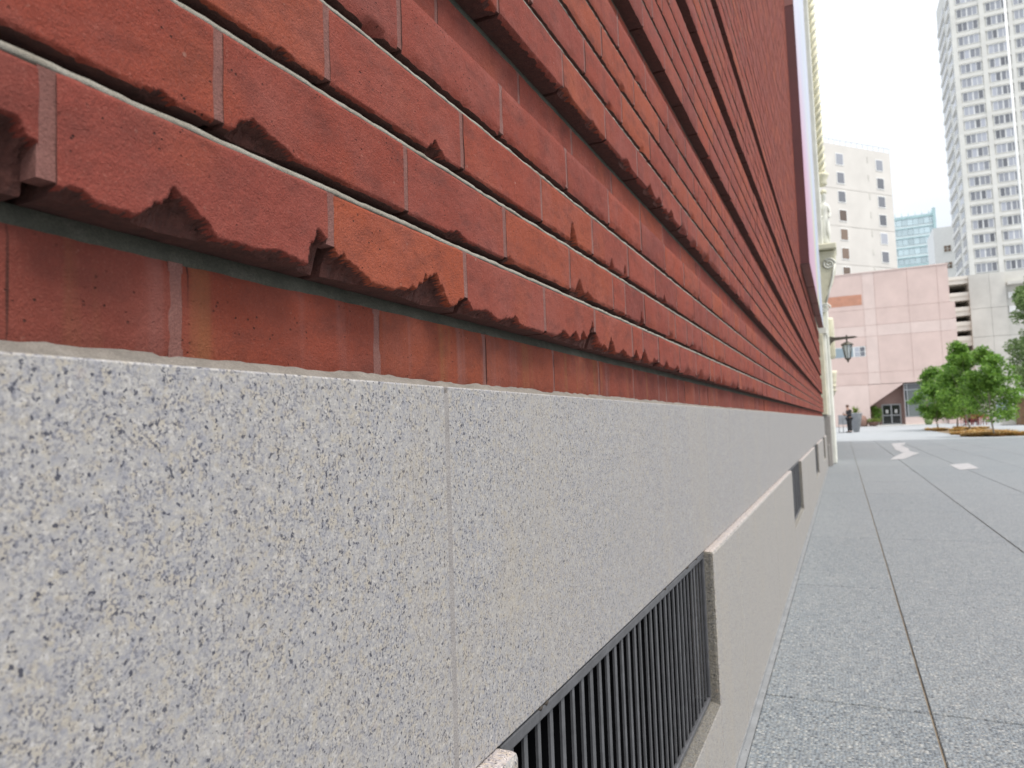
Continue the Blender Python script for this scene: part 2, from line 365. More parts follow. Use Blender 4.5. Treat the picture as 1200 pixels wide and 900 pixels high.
# ------------------------------------------------------------------ ground
g = MB(); g.face([(-400, -400, -.012), (900, -400, -.012), (900, 900, -.012), (-400, 900, -.012)])
structure(g.build('plaza_ground', PLAZA))
g = MB(); g.face([(-.42, -2.2, -.007), (7.1, -2.2, -.007), (7.1, 31.0, -.007), (-.42, 31.0, -.007)])
structure(g.build('joint_bed', JOINT))
pavement = structure(thing('pavement', '', '', (0, 0, 0))); del pavement['label'], pavement['category']
xs = [-.2865, .19, 1.01, 1.79, 2.6, 3.4, 4.2, 5.0, 5.8, 6.6, 7.1]
ys = [-2.2, -.9, .82, 2.55, 4.29, 6.03, 7.79, 9.53, 11.27, 13.0, 14.75, 16.5, 18.24, 19.98, 21.7, 23.5, 25.2, 27., 29, 31]
for i in range(len(xs)-1):
    for j in range(len(ys)-1):
        s = MB(); gx = .003; gy = .0016
        x0, x1, y0, y1 = xs[i]+(gx if i else 0), xs[i+1]-gx, ys[j]+(.0055 if j == 3 and i == 0 else .003 if j == 3 else gy), ys[j+1]-(.0055 if j == 2 and i == 0 else .003 if j == 2 else gy)
        dz = rnd.uniform(-.0008, .0008); e = .0025
        # chamfered slab with slightly uneven edges
        nn = 14 if (j < 6 and i < 5) else 2
        top = []; low = []
        def edge(xa, ya, xb, yb, k, amp):
            t = k/nn; return xa+(xb-xa)*t, ya+(yb-ya)*t
        ring = [edge(x0, y0, x1, y0, k, 0) for k in range(nn)]+[edge(x1, y0, x1, y1, k, 0) for k in range(nn)]+[edge(x1, y1, x0, y1, k, 0) for k in range(nn)]+[edge(x0, y1, x0, y0, k, 0) for k in range(nn)]
        cx, cy = (x0+x1)/2, (y0+y1)/2
        for (px, py) in ring:
            a = (.0028*noise.noise(Vector((px*23, py*23, 0))) if nn > 2 else 0)
            ix = px+(e+a)*(1 if px < cx-.3 else -1 if px > cx+.18 else 0); iy = py+(e+a)*(1 if py < cy-.6 else -1 if py > cy+.6 else 0)
            top.append((ix, iy, dz)); low.append((px, py, dz-.003))
        n = len(ring); s.face(top)
        for k in range(n):
            k2 = (k+1) % n; s.face([low[k], low[k2], top[k2], top[k]])
            s.face([(low[k][0], low[k][1], -.03), (low[k2][0], low[k2][1], -.03), low[k2], low[k]])
        s.build('paving_slab', PAVE, pavement)
# pale pink patches painting sunlight reflected by windows onto the plaza
def sun_patch(poly):
    s = MB(); s.face([(x, y, .0055) for x, y in poly]); return s.build('reflected_sun_patch', PAVE_SUNPATCH, pavement)
sun_patch([(1.42, 27.0), (1.88, 27.6), (1.70, 25.6), (1.58, 25.4), (1.60, 22.6), (1.50, 20.9), (1.62, 19.8), (1.12, 17.2), (.84, 16.9), (1.0, 18.2), (1.30, 20.1), (1.24, 22.0)])
sun_patch([(1.69, 15.0), (2.04, 15.45), (1.99, 13.97), (1.67, 13.58)])

# ------------------------------------------------------------------ the brick building
PW = -.33; RW = -.3555; BACK = -.374
Z0 = .9519; P = .0711; LB = .2035
Y0, YEND = -.62, 14.9
NC = 72
def is_recess(k): return k in (0, 5, 10, 15, 20)
def plane(k): return RW if is_recess(k) else PW
def zbot(k): return Z0+k*P+(.0065 if k == 0 else .0052)
def ztop(k): return Z0+(k+1)*P-.006
bldg = thing('brick_building', 'red brick building wall with rusticated courses above a speckled grey granite base', 'building', (0, 0, 0))
s = MB(); s.box(-6, BACK-.002, -3, 31, 0, 11)
s.build('wall_core', MORTAR_D, bldg)
def joints_for(k):
    js = []; y = Y0+((.0 if k % 2 else .102))+.0115+ (.0 if k else -.02)
    base = .207 + (0 if k % 2 else .098) + (-.011 if k == 0 else 0)
    n0 = math.floor((Y0-base)/LB)-1
    r2 = random.Random(100+k); y = base+n0*LB
    while y < YEND+.3:
        js.append(y+r2.uniform(-.004, .004)); y += LB
    out = []
    for a in js:
        out.append(a)
        if a > .9 and r2.random() < (.16 if k else .3): out.append(a+LB*.36)
    return [a for a in out if a > Y0-.25]
def in_view(p):
    d = Vector(p)-Vector((0, 0, EYE)); z = d.dot(CF)
    if z < .02: return None
    return 600+832*d.dot(CR)/z, 450-832*d.dot(CU)/z
bricks = []
for k in range(NC):
    js = joints_for(k)
    yend = YEND if k <= 22 else 8.40
    for a, b in zip(js[:-1], js[1:]):
        y0, y1 = a+.0039, b-.0039
        if y0 > yend: continue
        y1 = min(y1, yend)
        if y1-y0 < .02: continue
        X = plane(k); c = [in_view((X, yy, zz)) for yy in (y0, y1) for zz in (zbot(k), ztop(k))]
        score = 0
        if all(c):
            xa, xb = min(q[0] for q in c), max(q[0] for q in c); ya, yb = min(q[1] for q in c), max(q[1] for q in c)
            vis = max(0, min(xb, 1200)-max(xa, 0))*max(0, min(yb, 900)-max(ya, 0))
            if vis > 0: score = (xb-xa)*abs(c[0][1]-c[1][1])
        elif y1 > .05: score = 0
        bricks.append((score, k, y0, y1))
bricks.sort(key=lambda t: -t[0])
hero = [b for b in bricks[:300] if b[0] > 0]; rest = bricks[len(hero):]
# chips knocked out of the lower edges: (course, y, left width, right width, height)
CHIPS = [(1, .190, .05, .019, .030), (1, .274, .016, .030, .022), (1, .262, .012, .02, .008), (1, .394, .013, .050, .028), (1, .408, .02, .02, .024), (1, .430, .02, .03, .012), (1, .356, .02, .02, .004),
         (1, .553, .035, .028, .028), (1, .520, .03, .03, .008), (1, .609, .02, .02, .014), (1, .655, .03, .03, .006), (1, .72, .03, .03, .006), (1, .885, .03, .03, .010), (1, .93, .03, .02, .014), (1, .965, .02, .02, .02),
         (1, 1.007, .03, .035, .036), (1, 1.06, .02, .02, .008), (1, 1.10, .018, .02, .024), (1, 1.17, .03, .03, .01), (1, 1.25, .02, .02, .016), (1, 1.31, .03, .03, .022), (1, 1.40, .03, .03, .008),
         (1, 1.49, .02, .02, .014), (1, 1.60, .03, .03, .010), (1, 1.72, .03, .03, .012), (1, 1.9, .03, .03, .018), (1, 2.02, .02, .02, .01), (1, 2.2, .03, .03, .016), (1, 2.28, .02, .02, .02), (1, 2.5, .03, .03, .014), (1, 2.62, .03, .03, .02), (1, 2.9, .03, .03, .014), (1, 3.1, .04, .04, .016),
         (2, .333, .018, .035, .014), (2, .352, .02, .02, .008), (2, .60, .02, .02, .006), (2, .955, .02, .02, .022), (2, .99, .02, .02, .008), (2, 1.3, .012, .02, .02), (2, 1.55, .02, .02, .01), (2, 1.8, .02, .02, .012),
         (3, .56, .012, .02, .012), (3, .935, .01, .016, .03), (3, 1.12, .01, .01, .014), (3, 1.2, .01, .01, .02), (3, 1.5, .015, .015, .014), (4, .47, .012, .012, .006), (4, .36, .012, .03, .01),
         (6, .93, .03, .03, .008), (6, 1.05, .02, .02, .006), (6, 1.25, .03, .03, .012), (6, 1.42, .03, .03, .016), (6, 1.50, .03, .03, .012), (6, 1.62, .03, .03, .018), (6, 1.75, .04, .03, .012), (6, 1.9, .03, .03, .008), (6, 2.1, .03, .03, .012)]
rc = random.Random(5)
for k in (1, 2, 3, 4, 6, 7, 8, 9, 11, 16):
    for _ in range(34 if k in (1, 6) else 14):
        CHIPS.append((k, rc.uniform(.2, 6), rc.uniform(.005, .02), rc.uniform(.005, .02), rc.uniform(.0015, .0045 if k not in (1, 6) else .013)))
chips_by = {}
for c in CHIPS: chips_by.setdefault(c[0], []).append(c)
def chip_h(k, y):
    h = 0
    for (_, yc, wl, wr, hh) in chips_by.get(k, ()):
        d = y-yc; w_ = wl if d < 0 else wr
        if abs(d) < w_*1.15:
            u = 1-abs(d)/w_+.24*noise.noise(Vector((y*170, k, hh*50)))+.12*noise.noise(Vector((y*420, k, hh*90)))
            if u > 0: h = max(h, hh*min(1, u)**.85)
    am = 1 if k in (1, 6) else .6 if k < 6 else .3
    h += am*max(0, (.0004 if k not in (1, 6) else .0010)+.0014*noise.noise(Vector((y*70, k*3.1, 0)))+.0012*noise.noise(Vector((y*210, k*3.1, 4))))
    return h
def hero_brick(score, k, y0, y1):
    z0, z1 = zbot(k), ztop(k); X = plane(k); L_ = y1-y0; H = z1-z0
    near = k in (1, 2) and y0 < 1.3
    step = .0012 if (k in (1, 2, 3) and y0 < .7) else .0018 if (k == 1 and y0 < 1.3) else .0030 if near or (k in (1, 3, 6) and y0 < 1.6) else .006 if y0 < 1.2 else .012
    ny = max(6, int(L_/step)); nzz = max(6, int(H/step))
    push = rnd.uniform(-.0006, .0006); tilt = rnd.uniform(-.0025, .0025)
    cx, cy, cz = X, (y0+y1)/2, z0
    mb = MB(); idx = {}; chipped = {}
    def ins(y, z):
        e = min(y-y0, y1-y, z1-z); i = 0
        if e < .0012 or z1-z < .0025: i += (.0012-min(e, .0012))*.3+(.0025-min(z1-z, .0025))*.45
        eb = z-z0
        if eb < .0025: i += (.0025-eb)*.5
        hc = chip_h(k, y)
        if k and eb < hc: 
            i += .0035*min(1, (hc-eb)/.0016)+(hc-eb)*1.0+min(1, (hc-eb)/.003)*(.0034*(noise.noise(Vector((y*240, z*240, 2)))+.3)+.0022*noise.noise(Vector((y*560, z*560, 7)))+.004*abs(noise.noise(Vector((y*70, z*70, 9)))))
        i = i if i < .011 else .011+(i-.011)*.3        # fractures bottom out instead of cutting ever deeper
        i += .0004*noise.noise(Vector((y*60, z*60, k)))+.0006*noise.noise(Vector((y*14, z*14, k*2.)))
        return i
    for a in range(ny+1):
        for b_ in range(nzz+1):
            y = y0+L_*a/ny; z = z0+H*b_/nzz
            wob = .0007*noise.noise(Vector((y*45, z*45, 11+k)))
            yy = y+(wob if 0 < a < ny else wob*1.2); zz = z+(.0009*noise.noise(Vector((y*38, k*7., 3))) if b_ in (0, nzz) else 0)
            idx[a, b_] = len(mb.v); chipped[a, b_] = k > 0 and z-z0 < chip_h(k, y)
            mb.v.append((X-max(0, ins(y, z))+push+tilt*(y-cy)-cx, yy-cy, zz-cz))
    for a in range(ny):
        for b_ in range(nzz):
            mb.f.append((idx[a, b_], idx[a+1, b_], idx[a+1, b_+1], idx[a, b_+1])); ch = chipped[a, b_] and chipped[a+1, b_+1]; mb.m.append(1 if ch else 0); mb.sm.append(not ch)
    border = [idx[a, 0] for a in range(ny)]+[idx[ny, b_] for b_ in range(nzz)]+[idx[a, nzz] for a in range(ny, 0, -1)]+[idx[0, b_] for b_ in range(nzz, 0, -1)]
    b2 = []; b3 = []
    for i in border:
        p = mb.v[i]; b3.append(len(mb.v)); mb.v.append(p)                 # split edge keeps the arris crisp
    for i in border:
        p = mb.v[i]; b2.append(len(mb.v)); mb.v.append((BACK-cx, p[1], p[2]))
    n = len(border)
    for i in range(n):
        j = (i+1) % n; mb.f.append((b3[j], b3[i], b2[i], b2[j])); mb.m.append(1); mb.sm.append(False)
    me = mb.mesh('brick', [BRICK_ST_SHADED if k == 0 else BRICK, CORE_SHADE])
    return link('brick', me, bldg, (cx, cy, cz))
for b in hero: hero_brick(*b)
field = MB()
def field_brick(k, y0, y1, X=None):
    X = plane(k) if X is None else X
    x = X+rnd.uniform(-.0012, .0012)
    z0, z1 = zbot(k), ztop(k)
    field.box(BACK, x, y0, y1, z0, z1)
    for q in (-6, -4, -3, -2, -1): field.m[q] = 1
for (_, k, y0, y1) in rest: field_brick(k, y0, y1)
y = 17.3
for k in range(40):
    yy = 17.3+(LB/2 if k % 2 else 0)
    while yy < 30.5:
        field_brick(k, yy+.0045, yy+LB-.0045); yy += LB
stuff(field.build('brick_field', [BRICK, CORE_SHADE], bldg))
# mortar: struck bed joints and flush upright joints
mo = MB()
def strip(prof, y0, y1, dy, mi, amp=.0008):
    n = max(2, int((y1-y0)/dy)); rows = []
    for i in range(n+1):
        yy = y0+(y1-y0)*i/n; w_ = amp*noise.noise(Vector((yy*28, prof[0][1]*31, 0)))+amp*.8*noise.noise(Vector((yy*95, prof[0][1]*31, 5)))
        rows.append(len(mo.v))
        for q, (x, z) in enumerate(prof): mo.v.append((x+w_*(1 if q < len(prof)-1 else .3), yy, z+w_*.7*(0 if q in (0, len(prof)-1) else 1)))
    m_ = len(prof)
    for i in range(n):
        for q in range(m_-1):
            mo.f.append((rows[i]+q, rows[i+1]+q, rows[i+1]+q+1, rows[i]+q+1)); mo.m.append(mi); mo.sm.append(True)
def strip_fade(prof, mi, yend, amp=.0008):
    strip(prof, Y0, 1.6, .006, mi, amp); strip(prof, 1.6, 5, .03, mi, amp); strip(prof, 5, yend, .5, mi, amp)
for k in range(1, NC):
    zb = Z0+k*P; yend = YEND if k <= 22 else 8.39
    lo, up = is_recess(k-1), is_recess(k)
    if not lo and not up:
        strip_fade([(PW-.006, zb-.0075), (PW-.0010, zb-.0060), (PW-.0030, zb-.0016), (PW-.008, zb-.0002), (PW-.026, zb+.0005), (PW-.028, zb+.0065)], 0, yend)
    else:
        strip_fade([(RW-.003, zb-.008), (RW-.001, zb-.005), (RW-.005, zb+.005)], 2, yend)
strip_fade([(PW-.006, Z0-.003), (RW+.012, Z0+.0015), (RW-.001, Z0+.0085), (RW-.01, Z0+.011)], 4, YEND, .0019)
for k in range(NC):
    js = joints_for(k); yend = YEND if k <= 22 else 8.38
    for a in js:
        if Y0-.2 < a < yend: mo.box(plane(k)-.013, plane(k)-.0009, a-.0050, a+.0050, zbot(k)+(.0008 if k == 0 else max(.0025, min(chip_h(k, a+q) for q in (-.005, 0, .005))+.003)), ztop(k)-.0003, 1)
mo.build('mortar', [MORTAR, MORTAR_V, MORTAR_D, MORTAR_G, MORTAR_T], bldg)

# granite base
LW = -.309; LEDGE_Z = .594; VW = 1.155; SILL = .232
VENTS = [.657, 4.78, 8.78, 12.45]
plinth = None
def slab(x0, x1, y0, y1, z0, z1, mats=(GRANITE,), side=0, topm=0, name='granite_slab', bev=.0014):
    s = MB(); s.box(x0, x1, y0, y1, z0, z1)
    # box face order: -x +x -y +y -z +z
    s.m[2] = s.m[3] = side; s.m[5] = topm
    o = s.build(name, list(mats), bldg); fix_normals(o.data); bevel_mod(o, bev, 2); return o
uj = [-.85, .568, 1.915, 2.36, 3.66, 4.95, 6.3, 7.65, 8.6, 9.9, 11.2, 12.5, 13.8, 14.9]
for a, b in zip(uj[:-1], uj[1:]):
    slab(-.45, PW, a+.0036, b-.0036, LEDGE_Z+.0012, Z0)
s = MB(); s.box(-.45, PW-.0005, -.85, 14.9, LEDGE_Z+.002, Z0-.006); s.build('granite_joint', MORTAR_G, bldg)
s = MB()
LM = (GRANITE_L, GRANITE_R, LEDGE)
edges = [-.85]+[e for v in VENTS for e in (v, v+VW)]+[14.9]
for i in range(0, len(edges), 2):
    a, b = edges[i], edges[i+1]
    cuts = [a]+[c for c in (-.1, 2.28, 3.52, 6.9, 10.6, 14.1) if a+.2 < c < b-.2]+[b]
    for c0, c1 in zip(cuts[:-1], cuts[1:]):
        slab(BACK, LW, c0+(.0012 if c0 != a else 0), c1-(.0012 if c1 != b else 0), .001, LEDGE_Z, LM, 1, 2, bev=.008)
for v in VENTS:      # sill stone below each opening, its top sloping outward
    s = MB(); s.prism([(BACK, .0012), (LW, .0012), (LW, SILL-.006), (PW, SILL), (BACK, SILL)], v+.0015, v+VW-.0015)
    s.m[3] = 1; o = s.build('vent_sill', [GRANITE_R, GRANITE_L], bldg); fix_normals(o.data); bevel_mod(o, .003)
# zinc strip between granite and paving
s = MB()
for i in range(7):
    a, b = -.8+i*2.25, -.8+(i+1)*2.25-.004
    s.box(LW-.001, -.2885, a, b, -.006, .0025)
    s.box(LW-.001, LW+.003, a, b, .0025, .012)
    for q in range(5): s.lathe([(.0035, .0026), (.0035, .0036), (.0015, .0044)], (-.2955, a+.2+q*.45), 8)
s.build('ground_flashing', STEELSTRIP, bldg)

# iron vent grilles
def make_grille(y0, label):
    t = thing('vent_grille', label, 'vent grille', (PW-.011, y0+VW/2, SILL), 0, 'iron vent grilles along the granite base')
    h = LEDGE_Z-SILL; hw = VW/2
    s = MB(); s.box(-.0325, -.0315, -hw+.001, hw-.001, .0005, h-.001); s.box(-.0314, .0006, -hw+.001, hw-.001, .0004, .0016); s.build('backing', BLACK, t)
    s = MB(); x0, x1 = .001, .0095
    s.box(x0, x1, -hw+.002, hw-.002, h-.016, h-.002); s.box(x0, x1, -hw+.002, hw-.002, .0018, .012)
    s.box(x0, x1, -hw+.002, -hw+.012, .012, h-.016); s.box(x0, x1, hw-.012, hw-.002, .012, h-.016)
    o = s.build('frame', IRON, t); bevel_mod(o, .002)
    n = 30; me = None
    for i in range(n):
        if me is None:
            s = MB(); s.box(.0015, .0048, -.0048, .0048, .0115, h-.0155); me = s.mesh('bar', [IRON])
        o = link('bar', me, t, (rnd.uniform(-.0004, .0004), -hw+.016+(i+.5)*(VW-.032)/n, 0))
        o.rotation_euler = (rnd.uniform(-.004, .004), 0, rnd.uniform(-.12, .12))
    for q in range(6):
        yy = rnd.uniform(-hw+.05, hw-.05); s = MB(); s.tube([(.003, yy-.01, h-.003), (.0085, yy, h-.0015), (.006, yy+.012, h-.003)], [.002, .0035, .002], 6); s.build('rust_flake', simple_rust, t)
    return t
simple_rust = simple('rust', (.05, .04, .032), .9, .2, 80)
make_grille(VENTS[0], 'large near iron vent grille in the granite base, cut off by the bottom edge')
make_grille(VENTS[1], 'second iron vent grille along the granite base, next one beyond the big near grille')
make_grille(VENTS[2], 'third iron vent grille along the granite base, small, between two others')
make_grille(VENTS[3], 'farthest iron vent grille in the granite base, just before the cream pilaster')

# ------------------------------------------------------------------ banner box on the wall
bn = thing('banner_box', 'tall pastel pink and pale blue banner box with maroon end on the brick wall', 'banner', (-.33, 8.4, 2.63))
BX = .098
s = MB(); s.box(0, BX-.004, 0, .05, .0, 2.95); s.build('end_panel', MAROON, bn)
s = MB(); s.box(0, BX-.004, 0, .05, 2.956, 9); s.build('upper_end_panel', MAUVE, bn)
for a, b in ((.056, 1.55), (1.60, 3.0), (3.05, 4.4), (4.45, 6.2)):
    s = MB(); s.box(0, BX-.006, a, b, .0, .04); s.build('soffit_panel', MAUVE, bn)
s = MB(); s.box(0, BX-.006, .056, 6.2, .045, 9); s.build('frame', MAROON, bn)
s = MB(); s.box(BX-.004, BX, -.002, 6.2, -.002, 9); s.build('printed_face', BANNER, bn)

# ------------------------------------------------------------------ cream portal beyond the wall
pt = thing('entrance_portal', 'cream terracotta portal pilaster with twisted column and scroll bracket beyond the brick wall', 'portal', (-.3, 15.4, 0))
def pbox(name, x0, x1, y0, y1, z0, z1, mt, bev=.01):
    s = MB(); s.box(x0+.3, x1+.3, y0-15.4, y1-15.4, z0, z1); o = s.build(name, mt, pt); fix_normals(o.data); bevel_mod(o, bev); return o
pbox('pilaster_plinth', -.45, -.225, 15.05, 15.75, 0, .97, GRANITE_L)
pbox('pilaster_base', -.45, -.262, 14.98, 15.04, 0, .42, GRANITE_L)
pbox('pilaster_shaft', -.45, -.215, 15.08, 15.72, .97, 2.56, CREAM2)
pbox('pilaster_moulding', -.45, -.262, 15.0, 15.075, .99, 2.56, CREAM)
pbox('pilaster_cap', -.45, -.19, 15.02, 15.78, 2.565, 2.7, CREAM2)
s = MB()
pr = [(.0, .0), (.0, .52)]
prof = [(-.12, 2.72), (.0, 2.72), (.06, 2.9), (.10, 3.05), (.13, 3.25), (.16, 3.5), (.26, 3.7), (.33, 3.95), (.36, 4.2), (.36, 4.33), (-.12, 4.33)]
s.prism(prof, .3, .9); o = s.build('scroll_bracket', CREAM, pt); fix_normals(o.data); bevel_mod(o, .02)
s = MB()
for (cx, cz, r0) in ((.22, 4.05, .12), (.10, 3.15, .10)):
    sp = []
    for i in range(40):
        a = i/40*4.2*math.pi; r_ = r0*(1-i/44); sp.append((cx+r_*math.cos(a), .29, cz+r_*math.sin(a)))
    s.tube(sp, .02, 6)
s.tube([(.12, .29, 3.24), (.2, .29, 3.5), (.28, .29, 3.8), (.33, .29, 4.05)], .02, 6)
s.build('scroll_volute', CREAM2, pt)
pbox('bracket_shelf', -.45, .08, 15.6, 16.4, 4.34, 4.46, CREAM, .02)
pbox('backing_pier', -.45, -.16, 15.8, 17.2, 0, 10.8, CREAM2, .02)
pbox('foliage_drop', -.2, -.06, 16.0, 16.3, 2.15, 3.0, CREAM, .05)
# twisted column
s = MB(); cx, cy, r0 = .19, .6, .075
s.lathe([(r0*.8, 6.02), (r0*.8, 10.8)], (cx, cy), 14)
for h_ in range(3):
    hp = []
    for i in range(150):
        z = 6.02+i/149*4.75; a = i/149*2*math.pi*9+h_*2*math.pi/3; hp.append((cx+r0*.8*math.cos(a), cy+r0*.8*math.sin(a), z))
    s.tube(hp, .036, 6)
s.build('twisted_column', CREAM, pt)
s = MB(); s.lathe([(.07, 5.76), (.10, 5.8), (.08, 5.86), (.13, 5.95), (.14, 6.0), (.09, 6.03)], (cx, cy), 16); s.build('column_capital', CREAM, pt)
# corbel further along the wall
s = MB(); s.lathe([(.03, 1.46), (.08, 1.55), (.10, 1.75), (.12, 1.9), (.14, 2.05), (.15, 2.13)], (0, 0), 12)
for z in (1.62, 1.74, 1.86, 1.98): s.lathe([(.10, z-.02), (.135, z), (.10, z+.02)], (0, 0), 12)
cb = s.build('wall_corbel', CREAM, None, (-.22, 20, 0)); cb['label'] = 'cream tapered corbel on the far wall just past the pilaster'; cb['category'] = 'corbel'

# statue standing on the bracket
def skin_obj(name, verts, edges, rad, mat, parent, sub=2, loc=(0, 0, 0), root=0):
    me = bpy.data.meshes.new(name); me.from_pydata(verts, edges, []); me.materials.append(mat)
    o = link(name, me, parent, loc)
    sk = o.modifiers.new('skin', 'SKIN'); sk.use_smooth_shade = True
    for i, sv in enumerate(me.skin_vertices[0].data):
        r_ = rad[i]; sv.radius = (r_, r_) if isinstance(r_, (int, float)) else r_; sv.use_root = (i == root)
    sb = o.modifiers.new('sub', 'SUBSURF'); sb.levels = sub; sb.render_levels = sub
    return o
st = thing('stone_statue', 'small cream stone statue of a draped figure standing on the scroll bracket', 'statue', (-.11, 15.95, 4.46))
V_ = [(0, 0, .52), (0, 0, .68), (0, 0, .84), (0, 0, .95), (.01, -.01, 1.03), (.015, -.02, 1.13), (-.07, 0, .86), (-.10, -.02, .68), (-.04, -.07, .60), (.07, 0, .86), (.11, -.01, .70), (.09, -.06, .58),
      (-.045, 0, .46), (-.05, -.02, .25), (-.05, 0, .05), (-.05, -.06, .02), (.045, 0, .46), (.06, -.05, .27), (.055, 0, .05), (.06, -.06, .02)]
E_ = [(0, 1), (1, 2), (2, 3), (3, 4), (4, 5), (2, 6), (6, 7), (7, 8), (2, 9), (9, 10), (10, 11), (0, 12), (12, 13), (13, 14), (14, 15), (0, 16), (16, 17), (17, 18), (18, 19)]
Rr = [.075, .07, .075, .035, .05, .05, .04, .032, .025, .04, .032, .025, .06, .045, .03, .022, .06, .045, .03, .022]
skin_obj('body', V_, E_, Rr, CREAM2, st)
s = MB(); s.lathe([(.08, .02), (.10, .1), (.085, .4), (.09, .56), (.07, .62)], (-.01, .02), 12); s.build('drapery', CREAM2, st)
s = MB(); s.lathe([(.045, 1.10), (.062, 1.14), (.055, 1.18), (.02, 1.21)], (.015, -.01), 10); s.build('hair', CREAM, st)

# ------------------------------------------------------------------ wall lantern
ln = thing('wall_lantern', 'dark bronze bracket lantern hanging from the cream pilaster', 'lantern', (-.2, 15.9, 2.54))
s = MB(); s.box(-.01, .012, -.05, .05, -.62, .10); o = s.build('wall_plate', BRONZE, ln)
s = MB(); s.prism([(.012, -.26), (.03, -.17), (.07, -.09), (.14, -.045), (.30, -.03), (.50, -.02), (.56, 0), (.50, .02), (.14, .025), (.012, .05)], -.02, .02)
s.tube([(.36, 0, .02), (.36, 0, .06)], [.02, .006], 8); o = s.build('arm', BRONZE, ln); fix_normals(o.data)
s = MB(); s.tube([(.36, 0, -.02), (.36, 0, -.085)], .014, 8); s.lathe([(.115, -.155), (.118, -.14), (.10, -.12), (.06, -.10), (.02, -.08)], (.36, 0), 8, 0, False); s.build('lamp_roof', BRONZE, ln)
s = MB(); s.lathe([(.045, -.425), (.088, -.157)], (.36, 0), 8, 0, False); s.build('lamp_glass', LAMPGLASS, ln)
for i in range(8):
    a = i*math.pi/4; s = MB(); s.tube([(.36+.095*math.cos(a), .095*math.sin(a), -.15), (.36+.05*math.cos(a), .05*math.sin(a), -.43)], .006, 5); s.build('cage_bar', BRONZE, ln)
s = MB(); s.lathe([(.006, -.51), (.018, -.48), (.03, -.455), (.056, -.435), (.056, -.424)], (.36, 0), 10); s.build('finial', BRONZE, ln)

# ------------------------------------------------------------------ pink building at the end of the plaza
PY = 82.0
pk = thing('pink_building', 'pink rendered building with diagonal entrance alcove at the end of the plaza', 'building', (2, PY, 0))
def kbox(name, x0, x1, y0, y1, z0, z1, mt, parent=pk, org=(2, PY, 0)):
    s = MB(); s.box(x0-org[0], x1-org[0], y0-org[1], y1-org[1], z0-org[2], z1-org[2]); return s.build(name, mt, parent)
kbox('wall_core', -8, 10.3, PY+2.2, PY+14, 0, 15.9, PINKD)
kbox('upper_core', -8, 10.3, PY+.03, PY+2.2, 4.3, 15.9, PINKD)
kbox('ground_core', -8, 2.55, PY+.03, PY+2.2, 0, 4.3, PINKD)
kbox('ground_core', 9.6, 10.7, PY+.12, PY+2.2, 0, 4.3, PINKD)
kbox('parapet_cap', -8, 10.38, PY-.05, PY+1, 15.9, 16.02, PINK2)
cols = [-8, 2.6, 3.72, 6.72, 9.35, 10.33]; rows = [4.28, 5.5, 9.25, 10.4, 12.1, 15.9]; gp = .018
for i in range(5):
    for j in range(5):
        x0, x1, z0, z1 = cols[i]+gp, cols[i+1]-gp, rows[j]+gp, rows[j+1]-gp
        if i == 4 and j < 4: x1 = 10.72
        mt = PINK2 if (i == 1 or j == 2) else PINK
        if i == 0 and j == 4:
            kbox('wall_panel', x0, x1, PY, PY+.12, 13.72, z1, mt); kbox('wall_panel', x0, x1, PY, PY+.12, z0, 12.6, mt); kbox('wall_panel', x0, -1.0, PY, PY+.12, 12.6, 13.72, mt)
            kbox('wall_panel', 2.48, x1, PY, PY+.12, 12.6, 13.72, mt)
            for q in range(7): 
                zz = 12.62+q*.157; o = kbox('louvre_slat', -1, 2.48, PY-.01, PY+.027, zz, zz+.13, ORANGE)
            continue
        if i == 0 and j == 1:
            kbox('wall_panel', x0, x1, PY, PY+.12, 8.3, z1, mt); kbox('wall_panel', x0, x1, PY, PY+.12, z0, 7.2, mt)
            wf = kbox('window', -1.2, 2.52, PY+.02, PY+.11, 7.2, 8.3, WHITEP)
            kbox('wall_panel', x0, -1.2, PY, PY+.12, 7.2, 8.3, mt)
            def pane(x0, x1, z0, z1, mt_, par, y):
                s = MB(); s.box(x0-2, x1-2, y-PY, y+.03-PY, z0, z1); return s.build('pane', mt_, par)
            pane(-1.1, 1.35, 7.25, 8.22, BLUEG, wf, PY-.012)
            for xx in (1.52, 2.02):
                for zz in (7.28, 7.78): pane(xx, xx+.42, zz, zz+.42, PANE, wf, PY-.012)
            continue
        kbox('wall_panel', x0, x1, PY, PY+.12, z0, z1, mt)
kbox('wall_panel', -8, 2.6-gp, PY, PY+.12, 0, 4.24, PINK2)
kbox('wall_panel', 9.5, 10.72, PY, PY+.12, 0, 4.24, PINK)
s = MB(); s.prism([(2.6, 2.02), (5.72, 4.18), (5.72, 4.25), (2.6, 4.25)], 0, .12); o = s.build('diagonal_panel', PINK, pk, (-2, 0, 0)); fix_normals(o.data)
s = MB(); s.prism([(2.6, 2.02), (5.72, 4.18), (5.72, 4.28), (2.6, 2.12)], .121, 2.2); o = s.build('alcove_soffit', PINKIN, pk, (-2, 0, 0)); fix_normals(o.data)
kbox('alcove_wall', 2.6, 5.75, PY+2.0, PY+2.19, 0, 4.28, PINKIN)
kbox('alcove_step', 2.6, 9.5, PY+.3, PY+2.0, -.02, .06, CONCL)
dr = kbox('double_door', 3.72, 5.5, PY+1.9, PY+1.999, .06, 2.2, ALU)
for x in (3.84, 4.67):
    for (z0, z1) in ((.2, .98), (1.1, 2.08)):
        s = MB(); s.box(x-2, x+.71-2, 1.87, 1.895, z0, z1); s.build('door_glass', DARKG, dr)
    s = MB(); s.box(x+.24-2, x+.48-2, 1.862, 1.868, 1.25, 1.62); s.build('notice', WHITEP, dr)
sf = kbox('shopfront', 5.78, 9.5, PY+.5, PY+.6, .8, 4.2, ALU)
